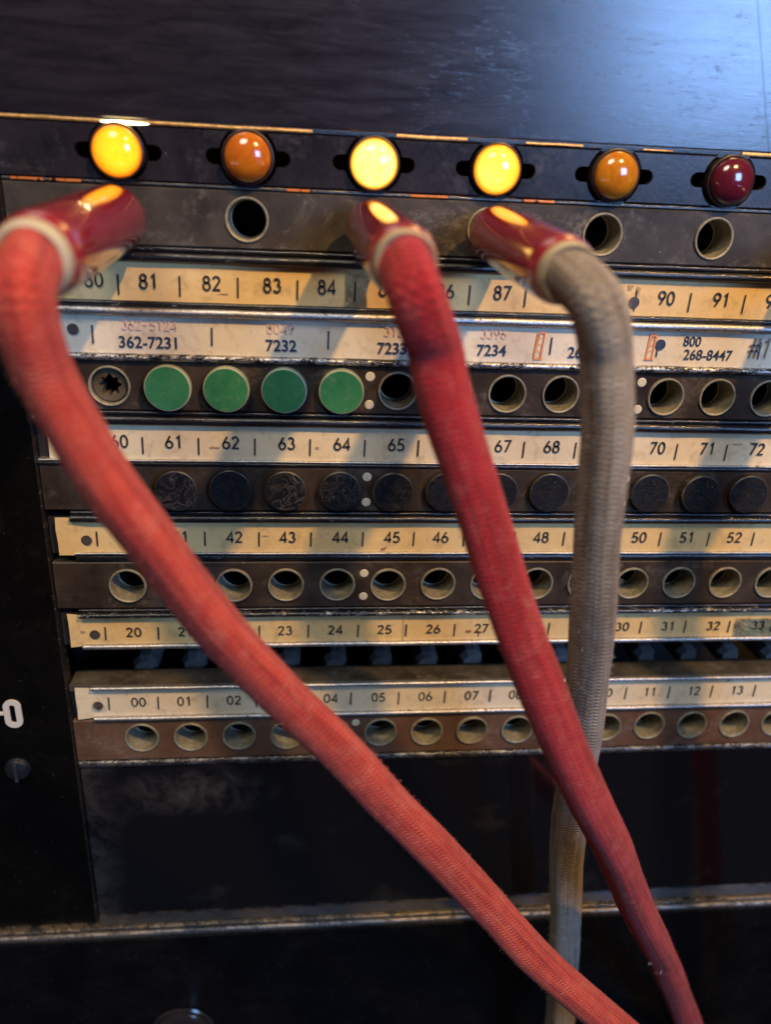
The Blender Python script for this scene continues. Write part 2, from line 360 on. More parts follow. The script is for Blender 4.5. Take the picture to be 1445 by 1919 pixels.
def stroke(mb, pts, w, y):
    P = [Vector(p) for p in pts]; n = len(P); closed = (P[0]-P[-1]).length < 1e-4; L = []
    for i in range(n):
        a = P[i-1] if i > 0 else (P[-2] if closed else None); b = P[i+1] if i < n-1 else (P[1] if closed else None)
        d1 = (P[i]-a).normalized() if a is not None else None; d2 = (b-P[i]).normalized() if b is not None else None
        t = (d1+d2).normalized() if d1 is not None and d2 is not None else (d1 if d1 is not None else d2)
        k = 1/max(.45, t.dot(d2 if d2 is not None else d1)); nn = Vector((-t.y, t.x))*w/2*k
        ex = Vector((0, 0))
        L.append((P[i]+nn+ex, P[i]-nn+ex))
    v = []; 
    for a, b in L: v += [(a.x, y, a.y), (b.x, y, b.y)]
    mb.add(v, [(2*i, 2*i+1, 2*i+3, 2*i+2) for i in range(n-1)])
def text(s, cx, cz, h, wid, y, mat, parent, name='printed_number', sw=.036, slant=0.0, label=None, gap=.14):
    mb = MB(); adv = wid*.56; x = 0; wds = []
    tot = len(s)*.56+(len(s)-1)*gap; k = wid
    x0 = cx-tot*k/2
    for i, ch in enumerate(s):
        for pl in DIG[ch]:
            stroke(mb, [(x0+(i*(.56+gap)+px)*k+slant*(py-.5)*h, cz+(py-.5)*h) for px, py in pl], sw, y)
    return obj(name, mb.v, mb.f, mat, parent, label=label or 'printed figures '+s)
def font_text(s, cx, cz, h, y, mat, parent, bold=.012, name='printed_number', shear=0.0, wide=1.0):
    cu = bpy.data.curves.new('t', 'FONT'); cu.body = s; cu.size = 1; cu.align_x = 'CENTER'; cu.offset = bold; cu.shear = shear; cu.resolution_u = 5
    o = bpy.data.objects.new('t', cu); COL.objects.link(o); bpy.context.view_layer.update()
    me = bpy.data.meshes.new_from_object(o.evaluated_get(bpy.context.evaluated_depsgraph_get())); bpy.data.objects.remove(o)
    ys = [v.co.y for v in me.vertices]; y0, y1 = min(ys), max(ys); k = h/(y1-y0)
    v = [(cx+p.co.x*k*wide, y, cz+(p.co.y-(y0+y1)/2)*k) for p in me.vertices]; f = [tuple(q.vertices) for q in me.polygons]
    return obj(name, v, f, mat, parent, label='printed figures '+s)
def rectline(x, z, h, w, y, mat, parent, name='divider_mark', slant=0.0):
    return obj(name, [(x-w/2-slant*h/2, y, z-h/2), (x+w/2-slant*h/2, y, z-h/2), (x+w/2+slant*h/2, y, z+h/2), (x-w/2+slant*h/2, y, z+h/2)], [(0, 1, 2, 3)], mat, parent)
def disc(x, z, r, y, mat, parent, name='dot', n=20, ry=1.0):
    v = [(x+r*math.cos(2*PI*i/n)*(1+.05*math.sin(3*i)), y, z+r*ry*math.sin(2*PI*i/n)) for i in range(n)]
    return obj(name, v, [tuple(range(n))], mat, parent)

XL, XR = -1.34, 17.0                                               # the strips run on past the frame at the right
# ------------------------------------------------------------------ cabinet (panels, post, shelf)
cab = thing('switchboard_cabinet', 'black cabinet face of an old telephone switchboard, blank panels above and below the jacks', 'switchboard', (7, 0, -13))
# upper panel: its bottom edge rises a little to the left, leaving a wedge of brass
bm = MB(); N = 60
front = []
for i in range(N+1):
    x = -9+28*i/N; zb = 4.150+max(0, 3.6-x)*.002+noise.noise(Vector((x*2, 0, 0)))*.006
    front.append((x, zb))
v = []; f = []
for x, zb in front:
    v += [(x, -.02, 14), (x, -.02, zb+.03), (x, .0, zb), (x, .6, zb)]
for i in range(N):
    for j in range(3): f.append((i*4+j, i*4+j+1, i*4+j+5, i*4+j+4))
obj('upper_panel', v, f, M['top_panel'], cab)
# left post with its worn edge
m = MB(); m.box(-9, -1.405, -.05, .9, -12.62, 4.05, .02); post = obj('side_post', m.v, m.f, M['stile'], cab)
v, f = sweep([(.3, 0), (-.035, .0), (-.055, -.012), (-.055, -.03), (-.02, -.042), (.3, -.042)], 0, 17.1, 90, .004, 3)
v = [(-1.405-b[2]-.042+.042, b[1], 4.48-b[0]) for b in v]
v = [(-1.405+(-p[0]-1.405)*-1*1.0 if False else p[0], p[1], p[2]) for p in v]
obj('post_edge', v, f, worn_metal('worn_post_edge', .57, (.020, .017, .014), (.34, .26, .16)), cab, smooth=50)
# glossy apron panel below the jack field
m = MB(); m.box(-1.33, 19, .02, .5, -12.62, -8.20, .02); obj('front_panel', m.v, m.f, M['front'], cab)
bead('panel_trim', -8.035, -8.20, -.045, worn_metal('scraped_trim', .52, (.022, .020, .020), (.30, .28, .26)), cab, -1.33, 19, r=.05, jit=.01)
# shelf ledge and lower panel
v, f = sweep([(.5, -12.50), (.02, -12.52), (-.04, -12.60), (-.10, -12.66), (.5, -12.66)], -1.33, 19, 80, .01, 5)
obj('ledge', v, f, dusty('dusty_black_ledge', (.012, .011, .010), (.4, .6), scuff=.5, spec=.25), cab, smooth=40)
bead('ledge_edge', -12.68, -12.745, -.20, worn_metal('worn_brass_line', .50, (.015, .013, .012), (.30, .24, .17)), cab, -9, 19, r=.03)
bead('shelf_nosing', -12.80, -12.97, -.25, worn_metal('scraped_shelf_edge', .48, (.06, .055, .05), (.36, .335, .31)), cab, -9, 19, r=.05, jit=.012)
m = MB(); m.box(-9, 19, -.24, .6, -24, -13.0, .03); obj('lower_panel', m.v, m.f, M['lower'], cab)
# cabinet inside, seen through the open slot
m = MB(); m.box(-1.9, 19, 7, 7.2, -13, 5); m.box(-1.9, -1.7, 1.0, 7, -13, 5); m.box(-1.9, 19, 1.3, 7, -13.2, -13.0); m.box(-1.9, 19, .8, 7.2, 5, 5.2); m.box(19, 19.2, 0, 7.2, -13, 5)
obj('inner_case', m.v, m.f, M['void'], cab)
# brass strips above and below the lamp strip
v, f = sweep([(.5, 4.20), (.004, 4.20), (-.012, 4.14), (-.010, 4.095), (.01, 4.088), (.5, 4.088)], -9, 19, 160, .003, 8)
obj('gap_strip', v, f, M['rail_black'], cab, smooth=60)
for a, b, h in ((-9, 3.45, .05), (4.78, 5.92, .052), (6.88, 7.83, .040), (8.85, 9.35, .030), (10.55, 12.3, .055), (13.2, 15.0, .05)):
    SD[0] += 1; v, f = sweep([(.0, 4.093+h*1.1), (-.020, 4.093+h), (-.028, 4.093+h*.5), (-.020, 4.095), (.0, 4.093)], a, b, max(6, int((b-a)*8)), .005, SD[0])
    obj('brass_edge', v, f, M['brass'], cab, smooth=60)
v, f = sweep([(.5, 3.275), (.004, 3.275), (-.006, 3.25), (-.006, 3.235), (.5, 3.21)], XL, XR, 120, .003, 9)
obj('seam', v, f, M['rail_black'], cab, smooth=60)
for a, b in ((-1.2, -.72), (-.62, -.15), (3.05, 3.45), (5.05, 5.67), (6.93, 7.47)):
    SD[0] += 1; v, f = sweep([(.0, 3.272), (-.014, 3.268), (-.016, 3.25), (-.012, 3.236), (.0, 3.234)], a, b, 8, .004, SD[0])
    obj('copper_chip', v, f, M['copper_chips'], cab, smooth=60)
# lettering and screw on the post
mb = MB()
def solid_stroke(mb, pts, w, y0, y1):
    a = MB(); stroke(a, pts, w, y0); b = MB(); stroke(b, pts, w, y1); n = len(pts)
    mb.add(a.v+b.v, a.f+[tuple(i+len(a.v) for i in q)[::-1] for q in b.f]+[(2*i, 2*i+2, 2*i+2+2*n, 2*i+2*n) for i in range(n-1)]+[(2*i+1, 2*i+1+2*n, 2*i+3+2*n, 2*i+3) for i in range(n-1)])
zero = [(-2.46+.115*math.cos(t), -6.74+(.17 if math.sin(t) > 0 else -.17)+.105*math.sin(t)) for t in [2*PI*i/32 for i in range(33)]]
solid_stroke(mb, zero, .115, -.085, -.045)
obj('raised_zero', mb.v, mb.f, M['white_paint'], post, label='raised cream figure 0')
mb = MB(); mb.box(-3.1, -2.64, -.082, -.045, -6.77, -6.69, .01); obj('raised_dash', mb.v, mb.f, M['white_paint'], post, label='cream dash before the 0')
v, f = revolve([(.26, .02), (.26, -.03), (.22, -.10), (.10, -.14), (.0, -.15)], 28, (-2.55, -.05, -8.12)); sc_ = obj('screw', v, f, M['screw'], post, smooth=40)
m = MB(); m.box(-2.585, -2.515, -.215, -.16, -8.36, -7.90, .01); obj('slot', m.v, m.f, M['dustgrey'], sc_)
# dark knob on the lower panel
kb = thing('round_knob', 'glossy black round knob low on the lower panel at the bottom left', 'knob', (.42, -.24, -16.15))
v, f = revolve([(.66, .0), (.66, -.12), (.58, -.2), (.46, -.22), (.44, -.9), (.36, -1.05), (.18, -1.1), (0, -1.1)], 36, (.42, -.24, -16.15)); obj('knob_body', v, f, M['knob'], kb, smooth=40)
v, f = revolve([(.70, .01), (.76, -.03), (.72, -.07), (.66, -.05)], 36, (.42, -.24, -16.15)); obj('collar', v, f, M['knob'], kb, smooth=50)
for x, z, r in ((-1.83, -14.54, .05), (8.6, -14.9, .05), (-.2, -15.2, .03)):
    pass

# ------------------------------------------------------------------ strips with real holes
def holed_face(mb, x0, x1, z0, z1, holes, y, n=32):
    """a front face between x0..x1, z0..z1 pierced by holes (x, z, radius function of angle)"""
    xs = sorted(holes); b = [x0]
    for i in range(len(xs)-1): b.append((xs[i][0]+xs[i+1][0])/2)
    b.append(x1)
    for i, (hx, hz, rf) in enumerate(xs):
        l, r = b[i], b[i+1]; v = []
        angs = sorted(set([2*PI*k/n for k in range(n)]+[math.atan2(cz-hz, cx-hx) % (2*PI) for cx in (l, r) for cz in (z0, z1)]))
        for t in angs:
            c, s = math.cos(t), math.sin(t); R = rf(t); q = []
            if c > 1e-9: q.append((r-hx)/c)
            if c < -1e-9: q.append((l-hx)/c)
            if s > 1e-9: q.append((z1-hz)/s)
            if s < -1e-9: q.append((z0-hz)/s)
            d = min(q); v += [(hx+R*c, y+.22, hz+R*s), (hx+R*c, y+.012, hz+R*s), (hx+(R+.012)*c, y, hz+(R+.012)*s), (hx+d*c, y, hz+d*s)]
        k = len(angs)
        mb.add(v, [(4*a+j, 4*((a+1) % k)+j, 4*((a+1) % k)+j+1, 4*a+j+1) for a in range(k) for j in range(3)])
def strip_body(name, x0, x1, z0, z1, holes, y, mat, parent, ch=.02, n=32):
    mb = MB(); holed_face(mb, x0, x1, z0+ch, z1-ch, holes, y, n)
    for s, (za, zb) in ((1, (z1-ch, z1)), (-1, (z0+ch, z0))):
        mb.add([(x0, y, za), (x1, y, za), (x1, y+ch, zb), (x0, y+ch, zb), (x1, y+1.1, zb), (x0, y+1.1, zb)], [(0, 1, 2, 3), (3, 2, 4, 5)])
    mb.add([(x0, y, z0), (x0, y, z1), (x0, y+1.1, z1), (x0, y+1.1, z0)], [(0, 1, 2, 3)])
    return obj(name, mb.v, mb.f, mat, parent)
def jack_mesh(name, ro, ri, dark=True):
    prof = [(ro, .10), (ro, -.012), (ro-.008, -.024), (ri+.022, -.026), (ri+.004, -.014), (ri, .01), (ri, .55), (ri-.02, .56), (ri-.02, 1.5), (0, 1.5)]
    v, f = revolve(prof, 32)
    me = bpy.data.meshes.new(name); me.from_pydata([Vector(p)*S for p in v], [], f); me.materials.append(M['sleeve']); me.materials.append(M['void'])
    for p in me.polygons:
        if p.center.y > .95*S: p.material_index = 1
    me.polygons.foreach_set('use_smooth', [True]*len(me.polygons)); me.set_sharp_from_angle(angle=math.radians(40)); return me
JACK = jack_mesh('jack', .355, .309)
v, f = revolve([(.085, .02), (.085, -.008), (.07, -.014), (0, -.014)], 18); PIN = bpy.data.meshes.new('pin'); PIN.from_pydata([Vector(p)*S for p in v], [], f); PIN.materials.append(M['ivory'])
def const(r): return lambda t: r
def jack_strip(label, z1, z0, zc, mat, xs, pins, y=0.0, empty=(), n=32):
    t = thing('jack_strip', label, 'jack strip', (XL, y, (z0+z1)/2), 'jack strips stacked in the switchboard')
    strip_body('strip_body', XL, XR, z0, z1, [(x, zc, const(.35)) for x in xs], y, mat, t)
    for x in xs: link('jack', JACK, t, (x, y-random.uniform(0, .02), zc+random.uniform(-.01, .01))).rotation_euler = (random.uniform(-.035, .035), random.uniform(0, 6), random.uniform(-.035, .035))
    for x, z in pins: link('pin', PIN, t, (x, y, z))
    return t
TOPX = [.42+1.986*k for k in range(9)]
jack_strip('scuffed dark jack strip with widely spaced holes directly under the row of lamps', 3.215, 2.325, 2.78, M['strip_top'], TOPX, [])
IX = list(range(0, 17))
green_strip = jack_strip('black jack strip holding four green caps below the label with telephone numbers', .43, -.43, 0, M['strip'], IX, [(a, b) for a in (4.5, 9.5, 14.5) for b in (.255, -.255)])
jack_strip('dark jack strip filled with black caps below the cream label 61 to 72', -1.467, -2.33, -1.885, M['strip'], IX, [(a, b) for a in (4.51, 9.5, 14.5) for b in (-1.635, -2.14)])
jack_strip('dark jack strip with open nickel holes below the yellow label 40 to 52', -3.395, -4.385, -3.89, M['strip'], IX, [(a, b) for a in (4.52, 9.5, 14.5) for b in (-3.64, -4.15)])
jack_strip('brown jack strip, lowest of all, with open holes below the label 00 to 13', -7.0, -8.02, -7.465, M['strip_brown'], IX, [(a, -7.2) for a in (4.46, 9.5, 14.5)])
# star-shaped insert in the first jack of the green row
def star():
    n = 48; v = []; f = []
    rr = [.17+.035*(1 if math.cos(8*2*PI*i/n) > 0 else -1)*(.6+.4*math.sin(i*1.7)) for i in range(n)]
    for r in (lambda i: .286, lambda i: rr[i]):
        for i in range(n): v.append((r(i)*math.cos(2*PI*i/n), .05, r(i)*math.sin(2*PI*i/n)))
    for i in range(n): v.append((rr[i]*math.cos(2*PI*i/n), .4, rr[i]*math.sin(2*PI*i/n)))
    for j in range(2):
        for i in range(n): f.append((j*n+i, j*n+(i+1) % n, (j+1)*n+(i+1) % n, (j+1)*n+i))
    return v, f
v, f = star(); obj('star_insert', [(a, b, c) for a, b, c in v], f, dusty('grimy_sleeve', (.045, .035, .022), (.5, .7), scuff=.35, spec=.2, light=(.13, .10, .06)), green_strip, label='worn star-shaped insert in the first jack')

# ------------------------------------------------------------------ lamp strip and lamps
LX = [.45+1.993*k for k in range(9)]; LZ = 3.70
def notch(t):
    R = .455; d = .545; r = .115; tt = abs(math.atan2(math.sin(t), math.cos(t)))
    for a in (tt, PI-tt):
        q = r*r-(d*math.sin(a))**2
        if q > 0 and a < PI/2: R = max(R, d*math.cos(a)+math.sqrt(q))
    return R
ls = thing('lamp_strip', 'black strip pierced by round lamp holes with side notches, above the top jack strip', 'lamp strip', (XL, 0, 3.68))
strip_body('strip_body', -9, 19, 3.29, 4.08, [(x, LZ+.0, notch) for x in LX], 0, dusty('blue_black_lamp_strip', (.009, .008, .012), (.22, .36), scuff=.4, specks=.7, dust=(.26, .25, .22), spec=.45), ls, n=96)
LN = [('lens_gold', 'lit golden amber lamp, far left, directly above the plug of the salmon red cord'), ('lens_orange', 'unlit orange lamp above the empty jack between the two red cords'),
      ('lens_white', 'brightest lit lamp, almost white, above the plug of the crimson cord'), ('lens_yellow', 'lit yellow lamp above the plug of the grey cord'),
      ('lens_amber', 'unlit amber lamp right of the lit ones, above the empty jack beside the grey cord'), ('lens_red', 'dark red unlit lamp at the far right')]
for i, (mk, lb) in enumerate(LN):
    x = LX[i]; t = thing('indicator_lamp', lb, 'lamp', (x, 0, LZ), 'row of indicator lamps')
    v, f = revolve([(.415, .7), (.415, .02), (.412, -.07), (.405, -.09), (.392, -.095), (.375, -.085), (.37, .0), (.37, .3)], 40, (x, 0, LZ)); obj('housing', v, f, M['housing'], t, smooth=40)
    L = [(.362, .2), (.366, -.08)]+[(.366*math.cos(a), -.10-.22*math.sin(a)) for a in [PI/2*k/12 for k in range(13)]]
    v, f = revolve(L, 48, (x, 0, LZ)); obj('lens', v, f, M[mk], t, smooth=60)

gm = NT('gap_sparkle_glow'); gm.set(col=(1, .8, .4), em=(1.0, .78, .36), es=14.0)
v, f = revolve([(0, 0), (.010, .05), (.020, .18), (.024, .36), (.020, .54), (.010, .68), (0, .74)], 10, (.22, -.030, 4.112), (1, 0, -.015))  # emissive sliver added to make the sparkle above the left lamp
bl = bpy.data.objects['indicator_lamp']; obj('gap_sparkle', v, f, gm.m, bl, smooth=60, label='glowing sliver added as a sparkle in the gap above the lens')

# ------------------------------------------------------------------ designation strips
PY = .015
def card(parent, x0, x1, z0, z1, mat, tab=None, y=PY, seed=1):
    n = 70; v = []; f = []
    for i in range(n+1):
        x = x0+(x1-x0)*i/n; w = noise.noise(Vector((x*.8, seed, 0)))*.012
        zt = z1+.05
        if tab and x < tab: zt = z1+.10+noise.noise(Vector((x*3, seed, 1)))*.02
        for j in range(4): v.append((x+(noise.noise(Vector((j*2.2, seed, 5)))*.03 if i == 0 else 0), y+w*(1 if j in (1, 2) else .2)-(.05 if (tab and x < tab) else 0), z0-.05+(zt-z0+.05)*j/3))
    for i in range(n):
        for j in range(3): f.append((i*4+j, (i+1)*4+j, (i+1)*4+j+1, i*4+j+1))
    return obj('card', v, f, mat, parent, smooth=60)
def holder(label, z1, z0, rails, mat, x0, rail_x0, seed, tab=None):
    t = thing('label_strip', label, 'label strip', (XL, 0, (z0+z1)/2), 'label strips between the jack strips')
    c = card(t, x0, XR, z0, z1, mat, tab, seed=seed)
    for a, b, y, mk, nm in rails: bead(nm, a, b, y, M[mk], t, rail_x0, XR, r=min(.06, (a-b)/2))
    m = MB(); m.box(XL, XR, .09, .30, z0-.06, z1+.06); obj('backing', m.v, m.f, M['void'], t)
    return t
YT = -.004
rl = lambda x: .02+.10*max(0, (x-8)/6)                             # the right-hand figures lean a little more in the print
def marks(t, xs, z, h, mat=None, slant=0.02, skip=()):
    for x in xs: rectline(x, z+random.uniform(-.008, .008), h, .028, YT, mat or M['ink'], t, slant=slant)
# 80s
t80 = holder('aged yellow label strip printed 80 to 91, highest of the label strips', 2.065, 1.45,
    [(2.318, 2.235, -.02, 'rail_black', 'upper_rail'), (2.225, 2.075, -.10, 'rail_black', 'upper_rail'), (1.445, 1.355, -.05, 'rail_black', 'lower_rail')], M['paper_amber'], -1.2, XL, 1)
for k in range(0, 16):
    if k in (9,): 
        continue
    n = 80+k
    dx = {0: -.1, 1: -.22, 2: -.2, 3: -.2, 4: -.29, 5: -.25, 6: -.26, 7: -.26, 8: -.3, 10: -.31, 11: -.29}.get(k, -.3)
    text(str(n) if n < 90 else str(n), k+dx if k else -.1, 1.765, .235, .235, YT, M['ink'], t80, sw=.034)
marks(t80, [.29, 1.28, 2.23, 3.22, 4.19, 5.2, 6.16, 7.15, 8.15, 10.13, 11.14, 12.13, 13.1, 14.1, 15.1], 1.70, .33)
disc(9.11, 1.67, .10, YT, M['hole_dark'], t80); rectline(9.13, 1.70, .36, .025, YT+.002, M['ink'], t80)
# 362s
t36 = holder('off-white label strip with typed telephone numbers 362-7231, 7232, 7233, 7234', 1.19, .57,
    [(1.345, 1.20, -.10, 'rail_bare', 'upper_rail'), (.565, .445, -.09, 'rail_mix', 'lower_rail')], M['paper_white'], -1.2, XL, 2)
for s, x, z, mk, h in (('362-5124', .74, 1.05, 'ink_red', .17), ('8049', 2.93, 1.05, 'ink_red', .17), ('3132', 4.95, 1.05, 'ink_red', .17), ('3396', 6.66, 1.06, 'ink_red', .17)):
    text(s, x, z, h, .165 if '-' in s else .17, YT, M[mk], t36, sw=.026)
for s, x, z, h, wd in (('362-7231', .72, .76, .205, .97), ('7232', 2.94, .76, .205, .97), ('7233', 4.87, .76, .205, .97), ('7234', 6.64, .77, .205, .97), ('2680', 8.3, .77, .205, .97)):
    font_text(s, x, z, h, YT, M['ink_blue'], t36, .016, wide=wd)
font_text('800', 10.32, 1.025, .18, YT, M['ink_blue'], t36, .010, wide=.9); font_text('268-8447', 10.66, .785, .19, YT, M['ink_blue'], t36, .010, wide=.93)
marks(t36, [-.2, 1.77, 3.75, 5.72, 7.71, 9.69, 11.63, 13.6], .88, .31, M['ink_blue'])
disc(-.51, .95, .095, YT, M['hole_dark'], t36); disc(9.73, .95, .095, YT-.002, M['ink_blue'], t36)
def wobble_rect(t, x, z, w, h, mat):
    mb = MB(); 
    for k in range(2):
        pts = [(x-w/2, z-h/2), (x+w/2, z-h/2), (x+w/2-.02, z-h/2+.02), (x+w/2+.02, z+h/2), (x-w/2+.04, z+h/2), (x-w/2, z-h/2)]
        stroke(mb, [(a+random.uniform(-.02, .02), b+random.uniform(-.02, .02)) for a, b in pts], .022, YT-.002*k)
    for k in range(4):
        zz = z-h/2+h*(k+.3)/4; stroke(mb, [(x-w/2+.02, zz), (x+w/2-.02, zz+random.uniform(-.03, .05))], .012, YT-.005)
    obj('marker_box', mb.v, mb.f, mat, t, label='small orange marker box scribbled on the card')
wobble_rect(t36, 7.50, .87, .14, .46, M['ink_orange']); wobble_rect(t36, 9.55, .89, .14, .44, M['ink_orange'])
text('#1W', 11.75, .93, .36, .36, YT-.002, M['ink_grey'], t36, 'pencil_note', .035, .1, 'faded pencil note #1W')
# 60s
t60 = holder('cream label strip printed 60 to 72 between the green caps and the black caps', -.697, -1.333,
    [(-.44, -.515, -.03, 'rail_black', 'upper_rail'), (-.525, -.69, -.10, 'rail_black', 'upper_rail'), (-1.333, -1.372, -.045, 'rail_bare', 'lower_rail'), (-1.375, -1.462, -.03, 'rail_black', 'lower_rail')], M['paper_cream'], -1.15, XL, 3)
for k in range(16): text(str(60+k), k+(.03 if k else .08)-(.06 if k == 8 else 0), -1.0, .235, .235, YT, M['ink'], t60, sw=.033)
marks(t60, [.48]+[1.46+k*.995 for k in range(15)], -1.07, .32)
# 40s
t40 = holder('yellow label strip printed 40 to 52 with a torn left end and a dark dot', -2.56, -3.176,
    [(-2.345, -2.405, -.03, 'rail_black', 'upper_rail'), (-2.412, -2.555, -.10, 'rail_black', 'upper_rail'), (-3.18, -3.222, -.045, 'rail_bare', 'lower_rail'), (-3.225, -3.388, -.02, 'rail_black', 'lower_rail')], M['paper_yellow'], -1.18, -.90, 4, tab=-.92)
for k in range(16): text(str(40+k), k+(.04 if k < 6 else -.01), -2.865, .225, .235, YT, M['ink'], t40, sw=.032)
marks(t40, [-.48, .5, 1.49, 2.5, 3.48, 4.47, 5.46, 6.45, 7.45, 8.45, 9.44, 10.43, 11.44, 12.39, 13.4, 14.4], -2.905, .30)
disc(-.67, -2.93, .10, YT-.006, M['hole_dark'], t40)
# 20s
t20 = holder('yellow label strip printed 20 to 33 over the open slot', -4.58, -5.175,
    [(-4.395, -4.455, -.03, 'rail_black', 'upper_rail'), (-4.462, -4.57, -.10, 'rail_half', 'upper_rail'), (-5.18, -5.285, -.07, 'rail_bare', 'lower_rail')], M['paper_yellow'], -1.18, -.95, 5, tab=-.98)
for k in range(16): text(str(20+k), k+(.03 if k < 3 else -.02), -4.915, .20, .225, YT, M['ink'], t20, sw=.030)
marks(t20, [-.51, .5, 1.48, 2.47, 3.44, 4.44, 5.42, 6.42, 7.4, 8.4, 9.4, 10.38, 11.35, 12.33, 13.3, 14.3], -4.94, .29)
disc(-.71, -4.96, .10, YT-.004, M['hole_dark'], t20)
# 00s
t00 = holder('pale cream label strip printed 00 to 13, lowest of the label strips', -6.26, -6.895,
    [(-6.165, -6.25, -.08, 'rail_bare', 'upper_rail'), (-6.90, -6.99, -.08, 'rail_bare', 'lower_rail')], M['paper_cream'], -1.22, -.90, 6, tab=-1.0)
for k in range(16): text('%02d' % k, k-(.08 if k else 0)-.04*(k > 7), -6.565, .215, .225, YT, M['ink'], t00, sw=.028)
marks(t00, [-.59, .39, 1.38, 2.38, 3.36, 4.34, 5.35, 6.34, 7.32, 8.32, 9.33, 10.33, 11.31, 12.29, 13.29, 14.28], -6.59, .31)
disc(-.79, -6.60, .10, -.055, M['hole_dark'], t00)
m = MB(); m.box(XL, XR, .02, .58, -6.30, -6.155, .012); obj('top_face', m.v, m.f, M['dustgrey'], t00)
# stains, rust spots and a crease in the cards
M['rust'] = flat('rust_stain', (.30, .12, .03), .7); M['smear_brown'] = flat('brown_smear', (.42, .29, .16), .7)
def blot(t, x, z, rx, rz, mk, seed):
    n = 22; v = []
    for i in range(n):
        a = 2*PI*i/n; q = .75+.6*noise.noise(Vector((math.cos(a)*1.6, math.sin(a)*1.6, seed)))+.25*noise.noise(Vector((math.cos(a)*5, math.sin(a)*5, seed)))
        v.append((x+rx*math.cos(a)*q, YT+.002, z+rz*math.sin(a)*q))
    obj('stain', v, [tuple(range(n))], M[mk], t)
blot(t20, 6.72, -4.99, .085, .045, 'rust', 1); blot(t20, 6.95, -5.01, .07, .03, 'rust', 2); blot(t20, 6.93, -5.06, .018, .05, 'rust', 3)
blot(t40, 4.86, -3.12, .05, .035, 'rust', 4); blot(t40, 4.92, -3.09, .03, .02, 'rust', 5); blot(t60, 11.62, -.90, .20, .014, 'smear_brown', 6); blot(t60, 11.95, -.87, .14, .012, 'smear_brown', 7)
blot(t00, 12.62, -6.30, .05, .04, 'rust', 8); blot(t60, 1.72, -1.10, .10, .03, 'smear_brown', 9); blot(t60, 3.58, -1.08, .05, .03, 'smear_brown', 10)
blot(t80, 9.0, 1.93, .06, .07, 'smear_brown', 11); blot(t80, 9.15, 1.88, .05, .10, 'smear_brown', 12); blot(t40, 2.62, -2.84, .10, .012, 'smear_brown', 13); blot(t80, 2.0, 1.60, .12, .012, 'smear_brown', 14); blot(t20, -.95, -4.9, .08, .03, 'smear_brown', 15)
rectline(5.36, -4.88, .58, .012, YT+.001, M['smear_brown'], t20, 'crease')
# shiny pieces of clear tape
def tape(t, x0, x1, z0, z1, seed):
    n = 14; v = []; f = []
    for i in range(n+1):
        for j in range(7):
            x = x0+(x1-x0)*i/n; z = z0+(z1-z0)*j/6; q = noise.noise(Vector((x*3, z*4, seed)))
            e = .03*noise.noise(Vector((x*5, z*5, seed+9))) if i in (0, n) or j in (0, 6) else 0
            v.append((x+e, YT-.014+q*.02, z+e))
    for i in range(n):
        for j in range(6): f.append((i*7+j, (i+1)*7+j, (i+1)*7+j+1, i*7+j+1))
    obj('clear_tape', v, f, M['tape'], t, smooth=60)
tape(t80, 4.0, 4.42, 1.47, 2.05, 1); tape(t20, 12.45, 13.9, -5.17, -4.72, 3)

# ------------------------------------------------------------------ jack barrels in the open slot
bp_ = [(.0, .0), (.19, .0), (.275, .16), (.275, 1.2), (.30, 1.24), (.30, 6.0)]
v, f = revolve(bp_, 8); BAR = bpy.data.meshes.new('jack_barrel'); BAR.from_pydata([Vector(p)*S for p in v], [], f); BAR.materials.append(M['barrel'])
NUMW = ['00', '01', '02', '03', '04', '05', '06', '07', '08', '09', '10', '11', '12', '13', '14']
BW = ['jack barrel %s, in the slot above printed %s' % (w_, n_) for w_, n_ in zip(['at the far left', 'second from the left', 'left of the red cord', 'hidden by the red cord', 'right of the red cord', 'in the middle left', 'in the middle', 'left of the crimson cord', 'beside the crimson cord', 'behind the grey cord', 'right of the grey cord', 'second right of the grey cord', 'in the right part', 'near the right edge', 'at the right edge'], NUMW)]
for k in range(15):
    o = link('jack_barrel', BAR, None, (k+.02, .64+random.uniform(0, .12), -6.22)); o.rotation_euler = (0, PI/8+random.uniform(-.12, .12), 0)
    tag(o, BW[k], 'jack barrel', 'jack barrels inside the open slot')

# ------------------------------------------------------------------ plug caps
def cap_mesh(name, R, top, rimm, h):
    v, f = revolve([(R-.01, .01), (R, -.02), (R, -h+.015), (R-.012, -h), (R-.025, -h-.004), (R-.04, -h-.004), (R*.6, -h-.002), (0, -h)], 40)
    me = bpy.data.meshes.new(name); me.from_pydata([Vector(p)*S for p in v], [], f); me.materials.append(top); me.materials.append(rimm)
    for i, p in enumerate(me.polygons): p.material_index = 1 if i < 40*4 else 0
    me.polygons.foreach_set('use_smooth', [True]*len(me.polygons)); me.set_sharp_from_angle(angle=math.radians(35)); return me
GC = cap_mesh('green_plug', .40, M['green'], M['rim'], .17)
GL = ['green cap plugged in directly right of the star-shaped jack, leftmost of the four', 'green cap with small dark specks, second of the four', 'darker green cap in shade, third of the four, under 7232', 'green cap beside the pair of rivets, rightmost of the four']
for i in range(4):
    o = link('green_cap', GC, None, (i+1+(.0), 0, .0)); o.rotation_euler = (random.uniform(-.05, .05), random.uniform(0, 6), random.uniform(-.05, .05)); tag(o, GL[i], 'plug cap', 'green caps in the jacks')
